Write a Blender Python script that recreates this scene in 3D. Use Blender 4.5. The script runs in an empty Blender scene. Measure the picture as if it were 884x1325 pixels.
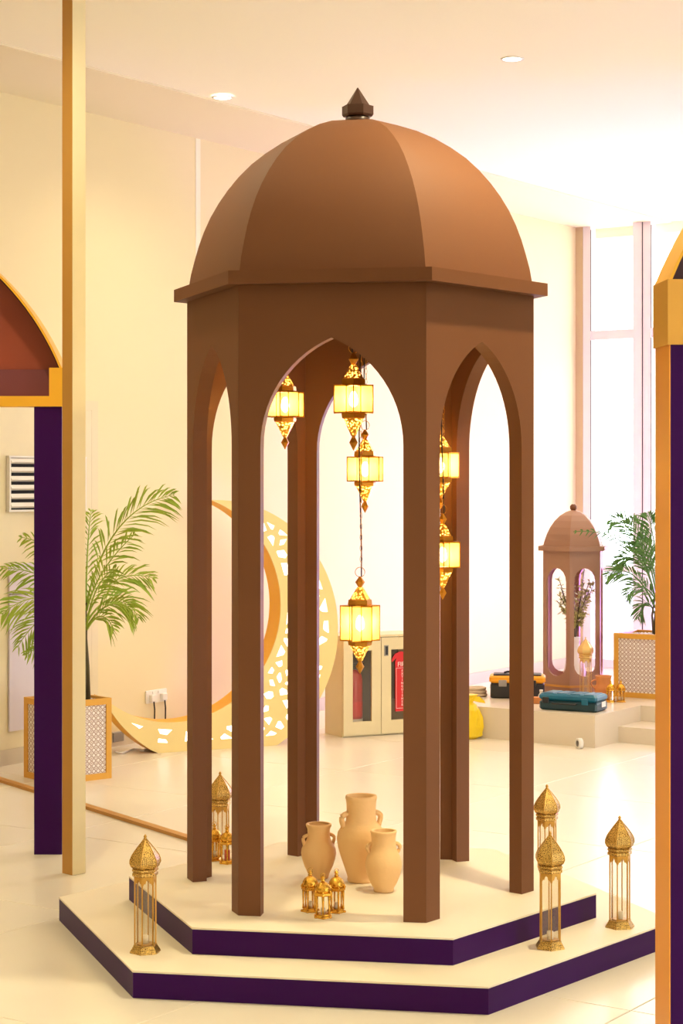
import bpy, math, random
from mathutils import Vector, Matrix
from mathutils.geometry import tessellate_polygon

# ------------------------------------------------------------------ camera
F_PX, CX, CY, CAM_Z = 2441.45, 442.0, 621.9, 1.6985
scene = bpy.context.scene
cam_data = bpy.data.cameras.new('camera')
cam = bpy.data.objects.new('camera', cam_data)
scene.collection.objects.link(cam)
cam.location = (0, 0, CAM_Z)
cam.rotation_euler = (math.radians(90), 0, 0)
cam_data.sensor_fit = 'VERTICAL'
cam_data.sensor_height = 24.0
cam_data.lens = F_PX / 1325.0 * 24.0
cam_data.shift_y = -(662.5 - CY) / 1325.0
cam_data.clip_start = 0.05
cam_data.clip_end = 200
scene.camera = cam

# ------------------------------------------------------------------ world, exposure
world = bpy.data.worlds.new('world')
scene.world = world
world.use_nodes = True
bg = world.node_tree.nodes['Background']
bg.inputs[0].default_value = (0.97, 1.0, 1.0, 1)
bg.inputs[1].default_value = 8.5
vs = scene.view_settings
vs.view_transform = 'Standard'
vs.look = 'None'
vs.gamma = 1.0
vs.use_curve_mapping = False
vs.exposure = 0.06
LAMP_W = 17.0            # ceiling downlights
WARM = (1.0, 0.87, 0.53)
HANG_W = 4.0             # hanging lantern bulbs

# ------------------------------------------------------------------ room axes
# the room is turned against the camera: A runs along the long wall, B along the window wall
A = Vector((0.5691, 0.8224, 0)).normalized()
B = Vector((0.8224, -0.5691, 0)).normalized()
CORNER = Vector((2.142, 17.26, 0))
CEIL = 4.025
ANG_A = math.atan2(A.y, A.x)
ANG_B = math.atan2(B.y, B.x)
COL = scene.collection

def AB(a, b, z=0.0):
    p = A * a + B * b
    return Vector((p.x, p.y, z))

def P(u, v, z=0.0):
    """point at height z that the photograph shows at pixel u, v"""
    y = F_PX * (CAM_Z - z) / (v - CY)
    return Vector(((u - CX) * y / F_PX, y, z))

def PY(u, v, y):
    return Vector(((u - CX) * y / F_PX, y, CAM_Z - (v - CY) * y / F_PX))

# ------------------------------------------------------------------ materials
def lin(c):
    out = []
    for x in c:
        x = x / 255.0
        out.append(x / 12.92 if x <= 0.04045 else ((x + 0.055) / 1.055) ** 2.4)
    return out

def mat(name, col, rough=0.5, metal=0.0, col2=None, scale=6.0, bump=0.0, bscale=60.0, spec=0.5, detail=3.0):
    m = bpy.data.materials.new(name)
    m.use_nodes = True
    nt = m.node_tree
    b = nt.nodes['Principled BSDF']
    b.inputs['Roughness'].default_value = rough
    b.inputs['Metallic'].default_value = metal
    b.inputs['Specular IOR Level'].default_value = spec
    tc = nt.nodes.new('ShaderNodeTexCoord')
    if col2 is None:
        col2 = tuple(max(0, x * 0.955) for x in col)
    n = nt.nodes.new('ShaderNodeTexNoise')
    n.inputs['Scale'].default_value = scale
    n.inputs['Detail'].default_value = detail
    nt.links.new(tc.outputs['Object'], n.inputs['Vector'])
    mix = nt.nodes.new('ShaderNodeMix')
    mix.data_type = 'RGBA'
    mix.inputs[6].default_value = (*lin(col), 1)
    mix.inputs[7].default_value = (*lin(col2), 1)
    nt.links.new(n.outputs['Fac'], mix.inputs[0])
    nt.links.new(mix.outputs[2], b.inputs['Base Color'])
    if bump:
        n2 = nt.nodes.new('ShaderNodeTexNoise')
        n2.inputs['Scale'].default_value = bscale
        nt.links.new(tc.outputs['Object'], n2.inputs['Vector'])
        bp = nt.nodes.new('ShaderNodeBump')
        bp.inputs['Strength'].default_value = bump
        bp.inputs['Distance'].default_value = 0.01
        nt.links.new(n2.outputs['Fac'], bp.inputs['Height'])
        nt.links.new(bp.outputs['Normal'], b.inputs['Normal'])
    return m

def mat_emit(name, col, strength):
    m = bpy.data.materials.new(name)
    m.use_nodes = True
    nt = m.node_tree
    nt.nodes.remove(nt.nodes['Principled BSDF'])
    e = nt.nodes.new('ShaderNodeEmission')
    e.inputs[0].default_value = (*lin(col), 1)
    e.inputs[1].default_value = strength
    nt.links.new(e.outputs[0], nt.nodes['Material Output'].inputs[0])
    return m

def mat_glass(name, col, gloss=0.06, body=0.0, body_col=(255, 255, 255)):
    """thin glass: mostly clear, a little mirror, optionally some milky body"""
    m = bpy.data.materials.new(name)
    m.use_nodes = True
    nt = m.node_tree
    nt.nodes.remove(nt.nodes['Principled BSDF'])
    t = nt.nodes.new('ShaderNodeBsdfTransparent')
    t.inputs[0].default_value = (*lin(col), 1)
    g = nt.nodes.new('ShaderNodeBsdfGlossy')
    g.inputs['Roughness'].default_value = 0.05
    mx = nt.nodes.new('ShaderNodeMixShader')
    mx.inputs[0].default_value = gloss
    nt.links.new(t.outputs[0], mx.inputs[1])
    nt.links.new(g.outputs[0], mx.inputs[2])
    last = mx
    if body > 0:
        tr = nt.nodes.new('ShaderNodeBsdfTranslucent')
        tr.inputs[0].default_value = (*lin(body_col), 1)
        df = nt.nodes.new('ShaderNodeBsdfDiffuse')
        df.inputs[0].default_value = (*lin(body_col), 1)
        mb_ = nt.nodes.new('ShaderNodeMixShader')
        mb_.inputs[0].default_value = 0.3
        nt.links.new(tr.outputs[0], mb_.inputs[1])
        nt.links.new(df.outputs[0], mb_.inputs[2])
        m2 = nt.nodes.new('ShaderNodeMixShader')
        m2.inputs[0].default_value = body
        nt.links.new(mx.outputs[0], m2.inputs[1])
        nt.links.new(mb_.outputs[0], m2.inputs[2])
        last = m2
    nt.links.new(last.outputs[0], nt.nodes['Material Output'].inputs[0])
    return m

def mat_filigree(name, c1, c2, rough=0.35, scale=160.0, metal=0.9):
    """pierced metalwork: fine cells in two tones with relief"""
    m = bpy.data.materials.new(name)
    m.use_nodes = True
    nt = m.node_tree
    b = nt.nodes['Principled BSDF']
    b.inputs['Roughness'].default_value = rough
    b.inputs['Metallic'].default_value = metal
    tc = nt.nodes.new('ShaderNodeTexCoord')
    v = nt.nodes.new('ShaderNodeTexVoronoi')
    v.feature = 'DISTANCE_TO_EDGE'
    v.inputs['Scale'].default_value = scale
    nt.links.new(tc.outputs['Object'], v.inputs['Vector'])
    r = nt.nodes.new('ShaderNodeValToRGB')
    r.color_ramp.elements[0].position = 0.05
    r.color_ramp.elements[0].color = (*lin(c1), 1)
    r.color_ramp.elements[1].position = 0.28
    r.color_ramp.elements[1].color = (*lin(c2), 1)
    nt.links.new(v.outputs['Distance'], r.inputs[0])
    nt.links.new(r.outputs[0], b.inputs['Base Color'])
    bp = nt.nodes.new('ShaderNodeBump')
    bp.inputs['Strength'].default_value = 0.6
    bp.inputs['Distance'].default_value = 0.002
    bp.invert = True
    nt.links.new(v.outputs['Distance'], bp.inputs['Height'])
    nt.links.new(bp.outputs['Normal'], b.inputs['Normal'])
    return m

def mat_pierced(name):
    """brass sheet pierced with small holes that let the lamplight through"""
    m = mat(name, (226, 166, 58), 0.4, 0.6)
    nt = m.node_tree
    b = nt.nodes['Principled BSDF']; out = nt.nodes['Material Output']
    tc = nt.nodes.new('ShaderNodeTexCoord')
    v = nt.nodes.new('ShaderNodeTexVoronoi'); v.inputs['Scale'].default_value = 120
    nt.links.new(tc.outputs['Object'], v.inputs['Vector'])
    lt = nt.nodes.new('ShaderNodeMath'); lt.operation = 'LESS_THAN'; lt.inputs[1].default_value = 0.42
    nt.links.new(v.outputs['Distance'], lt.inputs[0])
    tr = nt.nodes.new('ShaderNodeBsdfTranslucent'); tr.inputs[0].default_value = (*lin((255, 226, 140)), 1)
    mx = nt.nodes.new('ShaderNodeMixShader')
    nt.links.new(lt.outputs[0], mx.inputs[0])
    nt.links.new(b.outputs[0], mx.inputs[1]); nt.links.new(tr.outputs[0], mx.inputs[2])
    nt.links.new(mx.outputs[0], out.inputs[0])
    return m

def mat_lattice(name, base, line, cell):
    """white screen with a fine star-and-ring lattice print (too fine to be geometry)"""
    m = bpy.data.materials.new(name)
    m.use_nodes = True
    nt = m.node_tree
    N, L = nt.nodes, nt.links
    b = N['Principled BSDF']
    b.inputs['Roughness'].default_value = 0.6
    tc = N.new('ShaderNodeTexCoord')
    sep = N.new('ShaderNodeSeparateXYZ')
    L.new(tc.outputs['Object'], sep.inputs[0])
    def math_(op, a, b_=None):
        n = N.new('ShaderNodeMath'); n.operation = op
        for i, x in enumerate((a, b_)):
            if x is None: continue
            if isinstance(x, (int, float)): n.inputs[i].default_value = x
            else: L.new(x, n.inputs[i])
        return n.outputs[0]
    # panel-plane coordinates: x+y (the panels lie along x or y) and z
    h = math_('ADD', sep.outputs[0], sep.outputs[1])
    def ring(ox, oz, rad, wid, cs):
        x = math_('SUBTRACT', math_('FRACT', math_('ADD', math_('DIVIDE', h, cs), ox)), 0.5)
        z = math_('SUBTRACT', math_('FRACT', math_('ADD', math_('DIVIDE', sep.outputs[2], cs), oz)), 0.5)
        d = math_('SQRT', math_('ADD', math_('MULTIPLY', x, x), math_('MULTIPLY', z, z)))
        return math_('LESS_THAN', math_('ABSOLUTE', math_('SUBTRACT', d, rad)), wid)
    r1 = ring(0, 0, 0.36, 0.055, cell)
    r2 = ring(0.5, 0.5, 0.36, 0.055, cell)
    r3 = ring(0, 0, 0.0, 0.12, cell)
    s = math_('MINIMUM', math_('ADD', math_('ADD', r1, r2), r3), 1.0)
    mix = N.new('ShaderNodeMix'); mix.data_type = 'RGBA'
    mix.inputs[6].default_value = (*lin(base), 1)
    mix.inputs[7].default_value = (*lin(line), 1)
    L.new(s, mix.inputs[0])
    L.new(mix.outputs[2], b.inputs['Base Color'])
    return m

M = {
    'brown': mat('brown_paint', (113, 67, 33), 0.6, col2=(109, 64, 31), scale=3, bump=0.02, bscale=200),
    'brown_dark': mat('dark_brown_paint', (72, 44, 30), 0.4),
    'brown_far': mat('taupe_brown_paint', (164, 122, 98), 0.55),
    'purple': mat('purple_laminate', (56, 9, 82), 0.45, col2=(51, 8, 75), scale=4, spec=0.12),
    'platform_top': mat('cream_platform_board', (238, 226, 204), 0.6, col2=(232, 219, 196), scale=2.5),
    'tile': mat('polished_cream_tile', (236, 228, 214), 0.27, col2=(229, 219, 202), scale=1.3, detail=6),
    'grout': mat('tile_grout', (212, 200, 178), 0.8),
    'wall': mat('cream_wall_paint', (238, 223, 182), 0.75, col2=(235, 218, 175), scale=0.8),
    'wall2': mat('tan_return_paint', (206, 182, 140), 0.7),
    'ceiling': mat('warm_white_ceiling_paint', (252, 247, 230), 0.85, scale=0.6, col2=(250, 245, 227)),
    'ceiling2': mat('shade_band_soffit_paint', (238, 228, 198), 0.85, scale=0.6, col2=(236, 226, 195)),  # darker tone painted as ceiling shade; also colours the outside soffit
    'skirting': mat('grey_beige_skirting', (214, 200, 178), 0.5),
    'door': mat('cream_door_paint', (234, 220, 184), 0.6),
    'frame': mat('white_window_frame', (238, 230, 230), 0.45),
    'gasket': mat('dark_gasket', (70, 66, 72), 0.6),
    'glass': mat_glass('clear_window_glass', (250, 252, 255), 0.05),
    'frost': mat_glass('frosted_window_film', (235, 232, 245), 0.04, 0.55, (225, 218, 235)),
    'pane': mat_glass('thin_lantern_glass', (252, 250, 245), 0.06),
    'terracotta': mat('pale_terracotta', (248, 206, 148), 0.75, col2=(242, 198, 138), scale=9, bump=0.08, bscale=90),
    'brass': mat('aged_brass', (216, 170, 84), 0.35, 0.75, col2=(186, 138, 60), scale=40),
    'filigree': mat_filigree('pierced_brass', (226, 186, 104), (84, 54, 24), 0.38, 175.0, 0.75),
    'gold': mat('shiny_gold', (238, 190, 84), 0.18, 1.0, col2=(206, 150, 50), scale=60, bump=0.25, bscale=220),
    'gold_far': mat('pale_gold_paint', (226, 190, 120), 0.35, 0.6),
    'lamp_brass': mat('lamp_brass', (224, 160, 52), 0.35, 0.75, col2=(190, 128, 36), scale=50),
    'lamp_pierced': mat_pierced('pierced_lamp_cap'),
    'amber': mat_glass('amber_ribbed_glass', (255, 246, 212), 0.04, 0.38, (255, 232, 160)),
    'bulb': mat_emit('glowing_bulb', (255, 226, 168), 60.0),
    'cord': mat('black_cord', (24, 20, 18), 0.6),
    'candle': mat('white_wax', (245, 238, 226), 0.5),
    'gold_post': mat('gold_ochre_paint', (226, 168, 66), 0.5),
    'cream_post': mat('cream_post_paint', (250, 236, 194), 0.55),
    'yellow': mat('golden_yellow_paint', (244, 182, 46), 0.45),
    'orange': mat('amber_orange_paint', (240, 160, 56), 0.45),
    'maroon': mat('brick_red_panel', (158, 72, 52), 0.5),
    'maroon2': mat('plum_red_panel', (122, 62, 74), 0.5),
    'darkplum': mat('dark_plum', (58, 22, 40), 0.5),
    'moon_face': mat('pale_yellow_laminate', (250, 224, 150), 0.4, scale=2),
    'moon_side': mat('orange_yellow_edge', (255, 184, 16), 0.45, scale=2),
    'moon_light': mat_emit('moon_inner_light', (255, 244, 222), 3.2),
    'leaf': mat('palm_leaf', (110, 158, 40), 0.5, col2=(186, 196, 66), scale=7),
    'leaf2': mat('palm_leaf_cool', (44, 104, 40), 0.5, col2=(104, 148, 62), scale=7),
    'stem': mat('palm_stem', (96, 88, 52), 0.6, col2=(66, 56, 40), scale=30),
    'olive': mat('olive_leaf', (168, 168, 96), 0.6, col2=(196, 192, 128), scale=30),
    'lattice': mat_lattice('lattice_print', (240, 234, 232), (150, 108, 92), 0.030),
    'pebble': mat('white_pebbles', (236, 230, 226), 0.7, col2=(190, 182, 178), scale=40),
    'wood': mat('wood_strip', (206, 150, 72), 0.5, col2=(184, 128, 54), scale=14),
    'cabinet': mat('cream_cabinet_paint', (236, 220, 176), 0.4),
    'cabinet_in': mat('cabinet_interior', (120, 108, 104), 0.6),
    'red': mat('red_enamel', (200, 30, 32), 0.35),
    'red_label': mat('red_decal', (222, 26, 34), 0.4),
    'white': mat('white_plastic', (244, 240, 234), 0.4),
    'black': mat('black_plastic', (36, 36, 42), 0.45),
    'grey': mat('grey_metal', (150, 144, 138), 0.45),
    'dark': mat('dark_recess', (14, 12, 12), 0.8),
    'slat': mat('white_louvre', (236, 230, 222), 0.4),
    'lilac': mat('lilac_grey_panel', (220, 210, 222), 0.4),
    'tool_orange': mat('orange_plastic', (246, 166, 24), 0.4),
    'teal': mat('teal_plastic', (10, 104, 136), 0.35, col2=(8, 92, 122)),
    'teal_dark': mat('dark_teal_plastic', (22, 58, 70), 0.4),
    'stage': mat('raised_floor_stone', (226, 212, 192), 0.3, col2=(216, 201, 180), scale=3),
    'bag': mat('yellow_bag_plastic', (246, 210, 30), 0.35, bump=0.3, bscale=30),
    'soil': mat('dark_soil', (70, 56, 44), 0.9),
    'beige': mat('beige_rope', (214, 190, 160), 0.7),
    'clay': mat('clay_orange', (218, 142, 84), 0.7),
    'lens': mat_emit('downlight_lens', (255, 240, 214), 9.0),
    'outside': mat('pale_paving', (225, 222, 226), 0.8),
}

# ------------------------------------------------------------------ mesh helper
class MB:
    def __init__(self):
        self.v, self.f, self.sm = [], [], []
    def add(self, vs_, fs, smooth=False):
        o = len(self.v)
        self.v += [tuple(x) for x in vs_]
        self.f += [tuple(i + o for i in f) for f in fs]
        self.sm += [smooth] * len(fs)
        return self
    def box(self, c, s, rz=0.0, mtx=None):
        vs_ = []
        for dz in (-.5, .5):
            for dx, dy in ((-.5, -.5), (.5, -.5), (.5, .5), (-.5, .5)):
                vs_.append(Vector((dx * s[0], dy * s[1], dz * s[2])))
        R = mtx if mtx else Matrix.Rotation(rz, 3, 'Z')
        vs_ = [R @ x + Vector(c) for x in vs_]
        return self.add(vs_, [(3, 2, 1, 0), (4, 5, 6, 7), (0, 1, 5, 4), (1, 2, 6, 5), (2, 3, 7, 6), (3, 0, 4, 7)])
    def rings(self, rings, cap0=True, cap1=True, smooth=False):
        n = len(rings[0]); vs_ = [p for r in rings for p in r]; fs = []
        for k in range(len(rings) - 1):
            for i in range(n):
                j = (i + 1) % n
                fs.append((k * n + i, k * n + j, (k + 1) * n + j, (k + 1) * n + i))
        self.add(vs_, fs, smooth)
        o = len(self.v) - len(vs_)
        if cap0: self.f.append(tuple(o + i for i in reversed(range(n)))); self.sm.append(False)
        if cap1: self.f.append(tuple(o + (len(rings) - 1) * n + i for i in range(n))); self.sm.append(False)
        return self
    def lathe(self, prof, n=24, c=(0, 0, 0), rot=0.0, smooth=True, cap0=True, cap1=True):
        R = []
        for r, z in prof:
            R.append([(c[0] + r * math.cos(rot + 2 * math.pi * i / n), c[1] + r * math.sin(rot + 2 * math.pi * i / n), c[2] + z) for i in range(n)])
        return self.rings(R, cap0, cap1, smooth)
    def prism(self, poly, z0, z1):
        return self.rings([[(x, y, z0) for x, y in poly], [(x, y, z1) for x, y in poly]])
    def tube(self, path, r, n=8, smooth=True, closed=False):
        path = [Vector(p) for p in path]; R = []
        m = len(path)
        up = Vector((0.13, 0.21, 0.97))
        for i, p in enumerate(path):
            if closed: t = path[(i + 1) % m] - path[i - 1]
            else: t = path[min(i + 1, m - 1)] - path[max(i - 1, 0)]
            t.normalize()
            if abs(t.dot(up)) > 0.95: ref = Vector((1, 0.1, 0))
            else: ref = up
            a = t.cross(ref).normalized(); b = t.cross(a)
            rr = r[i] if isinstance(r, (list, tuple)) else r
            R.append([p + a * rr * math.cos(2 * math.pi * k / n) + b * rr * math.sin(2 * math.pi * k / n) for k in range(n)])
        if closed:
            R.append(R[0])
            return self.rings(R, False, False, smooth)
        return self.rings(R, True, True, smooth)
    def plate(self, loops, place, t):
        """flat plate with holes; loops in 2D, place(x, z, depth) maps into space"""
        pts = [p for l in loops for p in l]
        tris = tessellate_polygon([[Vector((x, y, 0)) for x, y in l] for l in loops])
        n = len(pts)
        vs_ = [place(x, y, 0.0) for x, y in pts] + [place(x, y, t) for x, y in pts]
        fs = []
        for a, b, c in tris:
            pa, pb, pc = pts[a], pts[b], pts[c]
            cr = (pb[0] - pa[0]) * (pc[1] - pa[1]) - (pb[1] - pa[1]) * (pc[0] - pa[0])
            if cr < 0: b, c = c, b
            fs.append((a, b, c)); fs.append((n + a, n + c, n + b))
        o = 0
        for l in loops:
            m = len(l)
            for i in range(m):
                j = (i + 1) % m
                fs.append((o + i, n + o + i, n + o + j, o + j))
            o += m
        return self.add(vs_, fs)
    def build(self, name, material, parent=None, loc=None, fix=True):
        me = bpy.data.meshes.new(name)
        me.from_pydata(self.v, [], self.f)
        me.polygons.foreach_set('use_smooth', self.sm)
        if fix:
            import bmesh
            bm = bmesh.new(); bm.from_mesh(me)
            bmesh.ops.recalc_face_normals(bm, faces=bm.faces)
            bm.to_mesh(me); bm.free()
        me.materials.append(M[material] if isinstance(material, str) else material)
        o = bpy.data.objects.new(name, me)
        COL.objects.link(o)
        if parent: o.parent = parent
        if loc is not None: o.location = loc
        return o

def tag(o, label=None, cat=None, group=None, kind=None):
    if label: o['label'] = label
    if cat: o['category'] = cat
    if group: o['group'] = group
    if kind: o['kind'] = kind
    return o

def empty(name, loc=(0, 0, 0), rz=0.0, label=None, cat=None, group=None, kind=None):
    o = bpy.data.objects.new(name, None)
    o.empty_display_size = 0.05
    COL.objects.link(o)
    o.location = loc
    o.rotation_euler = (0, 0, rz)
    return tag(o, label, cat, group, kind)

def copy_tree(o, parent=None):
    c = o.copy(); COL.objects.link(c); c.parent = parent
    for ch in list(o.children): copy_tree(ch, c)
    return c

def hexpts(r, rot, c=(0, 0)):
    return [(c[0] + r * math.cos(rot + k * math.pi / 3), c[1] + r * math.sin(rot + k * math.pi / 3)) for k in range(6)]

def lamp_point(loc, energy, col, radius, parent=None):
    l = bpy.data.lights.new('lamp_light', 'POINT')
    l.energy = energy; l.color = col; l.shadow_soft_size = radius
    o = bpy.data.objects.new('lamp_light', l); COL.objects.link(o); o.location = loc
    if parent: o.parent = parent
    return o

# ================================================================== ROOM SHELL
floor = MB().prism([tuple(AB(a, b).xy) for a, b in ((-4, -8.2), (15.7, -8.2), (15.7, 8), (-4, 8))], -0.25, -0.006).build('floor', 'grout')
tag(floor, kind='structure')
TILE = 1.2
A0, B0 = 5.50, -2.68
tile_me = None
for i in range(-4, 9):
    for j in range(-5, 5):
        c = AB(A0 + (i + .5) * TILE, B0 + (j + .5) * TILE)
        a_c, b_c = A0 + (i + .5) * TILE, B0 + (j + .5) * TILE
        if b_c < -8.5 or a_c > 16: continue
        if c.y < 3.5 or abs(c.x) > 0.19 * c.y + 1.3: continue
        o = None
        if tile_me is None:
            hw = TILE / 2 - 0.002
            mb = MB()
            mb.rings([[(-hw, -hw, -.012), (hw, -hw, -.012), (hw, hw, -.012), (-hw, hw, -.012)],
                      [(-hw, -hw, -.002), (hw, -hw, -.002), (hw, hw, -.002), (-hw, hw, -.002)],
                      [(-hw + .002, -hw + .002, 0), (hw - .002, -hw + .002, 0), (hw - .002, hw - .002, 0), (-hw + .002, hw - .002, 0)]])
            o = mb.build('tile', 'tile', floor); tile_me = o.data
        else:
            o = bpy.data.objects.new('tile', tile_me); COL.objects.link(o); o.parent = floor
        o.location = c; o.rotation_euler = (0, 0, ANG_A)

def quad_wall(name, p, q, z0, z1, thick, material):
    """wall from p to q, thickness pushed to the left of the direction p->q"""
    d = (q - p).normalized(); n = Vector((-d.y, d.x, 0)) * thick
    pts = [p.xy, q.xy, (q + n).xy, (p + n).xy]
    return tag(MB().prism([tuple(x) for x in pts], z0, z1).build(name, material), kind='structure')

WB = CORNER.dot(B)      # B coordinate of the long wall
WA = CORNER.dot(A)      # A coordinate of the window wall
quad_wall('wall_back', AB(-4, WB), AB(WA + 0.2, WB), 0, CEIL, 0.2, 'wall')
ceiling = MB().prism([tuple(AB(a, b).xy) for a, b in ((-4, WB + .87), (WA + .2, WB + .87), (WA + .2, 8), (-4, 8))], CEIL, CEIL + .2).build('ceiling', 'ceiling')
tag(ceiling, kind='structure')
shade_band = MB().prism([tuple(AB(a, b).xy) for a, b in ((-4, WB - .2), (WA + .2, WB - .2), (WA + .2, WB + .87), (-4, WB + .87))], CEIL - .012, CEIL + .2).build('ceiling_shade_band', 'ceiling2')  # thin lowered band; its darker tone paints the shade along the long wall
tag(shade_band, kind='structure')
sk = MB().box(AB((WA - 4) / 2, WB + .008, .047), (WA + 4, .016, .094), ANG_A).build('baseboard_back', 'skirting')
tag(sk, kind='structure')
# unseen near side wall; the gap is added to let daylight onto the pavilion
quad_wall('wall_front', AB(WA + 0.2, 8), AB(7.5, 8), 0, CEIL, 0.2, 'wall')
quad_wall('wall_by_light_gap', AB(2.8, 8), AB(-4, 8), 0, CEIL, 0.2, 'wall')
quad_wall('wall_left', AB(-4, 8.2), AB(-4, WB - .2), 0, CEIL, 0.2, 'wall')
# slim raised trim up the long wall
pt = PY(256, 400, 1.0); tu = (256 - CX) / F_PX
# intersection of the viewing line u = 256 with the wall
def on_wall(u, off=0.0):
    k = (u - CX) / F_PX
    y = (WB + off) / (k * B.x + B.y)
    return Vector((k * y, y, 0))
w = on_wall(256)
tag(MB().box(AB(w.dot(A), WB + .0016, CEIL / 2), (.05, .003, CEIL - .03), ANG_A).build('trim_1', mat('pale_trim_paint', (250, 242, 220), 0.6)), kind='structure')

# --- windows
def winpt(s, off=0.0, z=0.0):
    p = CORNER + B * s + A * off
    return Vector((p.x, p.y, z))
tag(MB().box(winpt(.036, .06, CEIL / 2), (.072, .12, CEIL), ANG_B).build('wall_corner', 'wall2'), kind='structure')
NW = 9
for k in range(NW):
    s0 = .074 + k * .60
    win = empty('window_%d' % (k + 1), winpt(s0 + .3, 0, 0), ANG_B, kind='structure')
    # local x along the wall, y outwards = +? (rot by ANG_B: local y = A)
    fr = MB()
    fr.box((-.26, .05, CEIL / 2), (.077, .10, CEIL))
    fr.box((.25, .05, CEIL / 2), (.097, .10, CEIL))
    fr.build('window_frame', 'frame', win)
    MB().box((-.02, .05, 3.02), (.45, .08, .085)).build('transom', 'frame', win)
    MB().box((-.02, .05, .90), (.45, .07, .05)).build('transom', 'frame', win)
    MB().box((-.02, .05, .04), (.45, .09, .08)).build('transom', 'frame', win)
    MB().box((-.02, .06, 3.52), (.44, .008, .92)).build('pane', 'glass', win)
    MB().box((-.02, .06, 1.95), (.44, .008, 2.05)).build('pane', 'glass', win)
    MB().box((-.02, .06, .48), (.44, .008, .79)).build('pane', 'frost', win)
    g = MB()
    g.box((-.2215 + .004, .0, 3.52), (.006, .006, .92)); g.box((-.2215 + .004, .0, 1.95), (.006, .006, 2.05))
    g.box((.296, -.002, CEIL / 2), (.006, .006, CEIL))
    g.build('gasket', 'gasket', win)
quad_wall('wall_right', winpt(.074 + NW * .60, .0), winpt(16.2, 0), 0, CEIL, 0.2, 'wall')
tag(MB().prism([tuple((CORNER + B * s + A * o).xy) for s, o in ((-3, .2), (9, .2), (9, 1.15), (-3, 1.15))], CEIL - .10, CEIL + .2).build('outside_soffit', 'ceiling2'), kind='structure')
tag(MB().prism([tuple((CORNER + B * s + A * o).xy) for s, o in ((-14, .3), (14, .3), (14, 14), (-14, 14))], -.3, -.05).build('outside_ground', 'outside'), kind='structure')

# --- utility door in the long wall
d_r = on_wall(126).dot(A); DW = 1.02
door = empty('door_1', AB(d_r - DW / 2, WB), ANG_A, kind='structure')
# local x along A, local -y into the room
fr = MB()
for sx in (-1, 1): fr.box((sx * (DW / 2 - .03), -.0035, 1.10), (.06, .007, 2.2))
fr.box((0, -.0035, 2.17), (DW - .12, .007, .06))
fr.build('door_frame', 'door', door)
MB().box((0, -.0035, 1.07), (DW - .122, .007, 2.138)).build('door_leaf', 'door', door)
MB().box((.02, -.016, .70), (.62, .012, 1.0)).build('kick_panel', 'lilac', door)
MB().box((.02, -.024, 1.02), (.62, .006, .012)).build('seam_strip', 'grey', door)
vx0 = on_wall(13, .034).dot(A) - (d_r - DW / 2); vx1 = on_wall(110.5, .034).dot(A) - (d_r - DW / 2)
vw = vx1 - vx0; vcx = (vx0 + vx1) / 2
vz0, vz1 = 1.53, 1.85
yv = on_wall(12).y; vz1 = CAM_Z + (CY - 591) * yv / F_PX; vz0 = CAM_Z + (CY - 661) * yv / F_PX
vent = MB(); vent.box((vcx, -.014, (vz0 + vz1) / 2), (vw, .006, vz1 - vz0)); vent.build('vent_backing', 'dark', door)
fr = MB()
for z in (vz0, vz1): fr.box((vcx, -.024, z), (vw + .02, .026, .012))
for x in (vx0, vx1): fr.box((x, -.024, (vz0 + vz1) / 2), (.012, .026, vz1 - vz0))
fr.build('vent_frame', 'slat', door)
for k in range(6):
    z = vz0 + (k + .62) * (vz1 - vz0) / 6.1
    MB().box((vcx - .012, -.028, z), (vw - .038, .022, .026), mtx=Matrix.Rotation(math.radians(-28), 3, 'X')).build('slat', 'slat', door)

# --- raised floor with a step near the windows
ST_H = .206
c0 = Vector((1.610, 11.98, 0))
st = empty('raised_floor', (c0.x, c0.y, 0), ANG_B, 'low pale stone raised floor with a step, holding the toolboxes', 'platform', kind='structure')
# local x along B (towards the right), local y along A (away)
MB().prism([(-1.9, 0), (0, 0), (0, 2.6), (-1.0, 2.6), (-1.0, 1.0), (-1.9, 1.0)], 0, ST_H).build('riser_block', 'stage', st)
MB().prism([(0, .33), (1.5, .33), (1.5, 2.6), (0, 2.6)], 0, ST_H * .5).build('step', 'stage', st)
MB().prism([(0, .66), (1.5, .66), (1.5, 2.6), (0, 2.6)], ST_H * .5, ST_H).build('step', 'stage', st)

# --- downlights
DL = [(P(288, 126, CEIL - .012), .5), (P(663, 76, CEIL), 1), (P(652, 234, CEIL), 1), (Vector((1.0, 6.45, CEIL)), 2.9)]
for a, b in ((5.3, -7.0), (5.3, -5.1), (1.6, -5.1), (1.6, -3.1), (1.6, -1.1), (5.3, -1.1), (8.9, -3.1), (12.5, -5.1)):
    DL.append((AB(a, b, CEIL), .5 if b < -6 else 1))
for k, (p, pw) in enumerate(DL):
    d = empty('ceiling_downlight', (p.x, p.y, p.z), 0,
              ['small round recessed downlight in the ceiling left of the brown dome', 'bright recessed downlight in the ceiling above the brown dome',
               'recessed downlight in the ceiling next to the tall windows'][k] if k < 3 else 'round recessed downlight in the cream ceiling over the hall',
              'downlight', 'recessed ceiling downlights')
    MB().lathe([(.052, -.004), (.062, -.006), (.066, 0), (.052, 0)], 24, cap0=False, cap1=False).build('trim_ring', 'white', d)
    MB().lathe([(.052, -.003), (.052, -.0005)], 24).build('lens', 'lens', d)
    l = bpy.data.lights.new('lamp_light', 'SPOT')
    l.energy = LAMP_W * pw * 6; l.color = WARM
    l.spot_size = math.radians(150); l.spot_blend = 1.0; l.shadow_soft_size = .05
    o = bpy.data.objects.new('lamp_light', l); COL.objects.link(o); o.parent = d; o.location = (0, 0, -.03)

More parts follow.
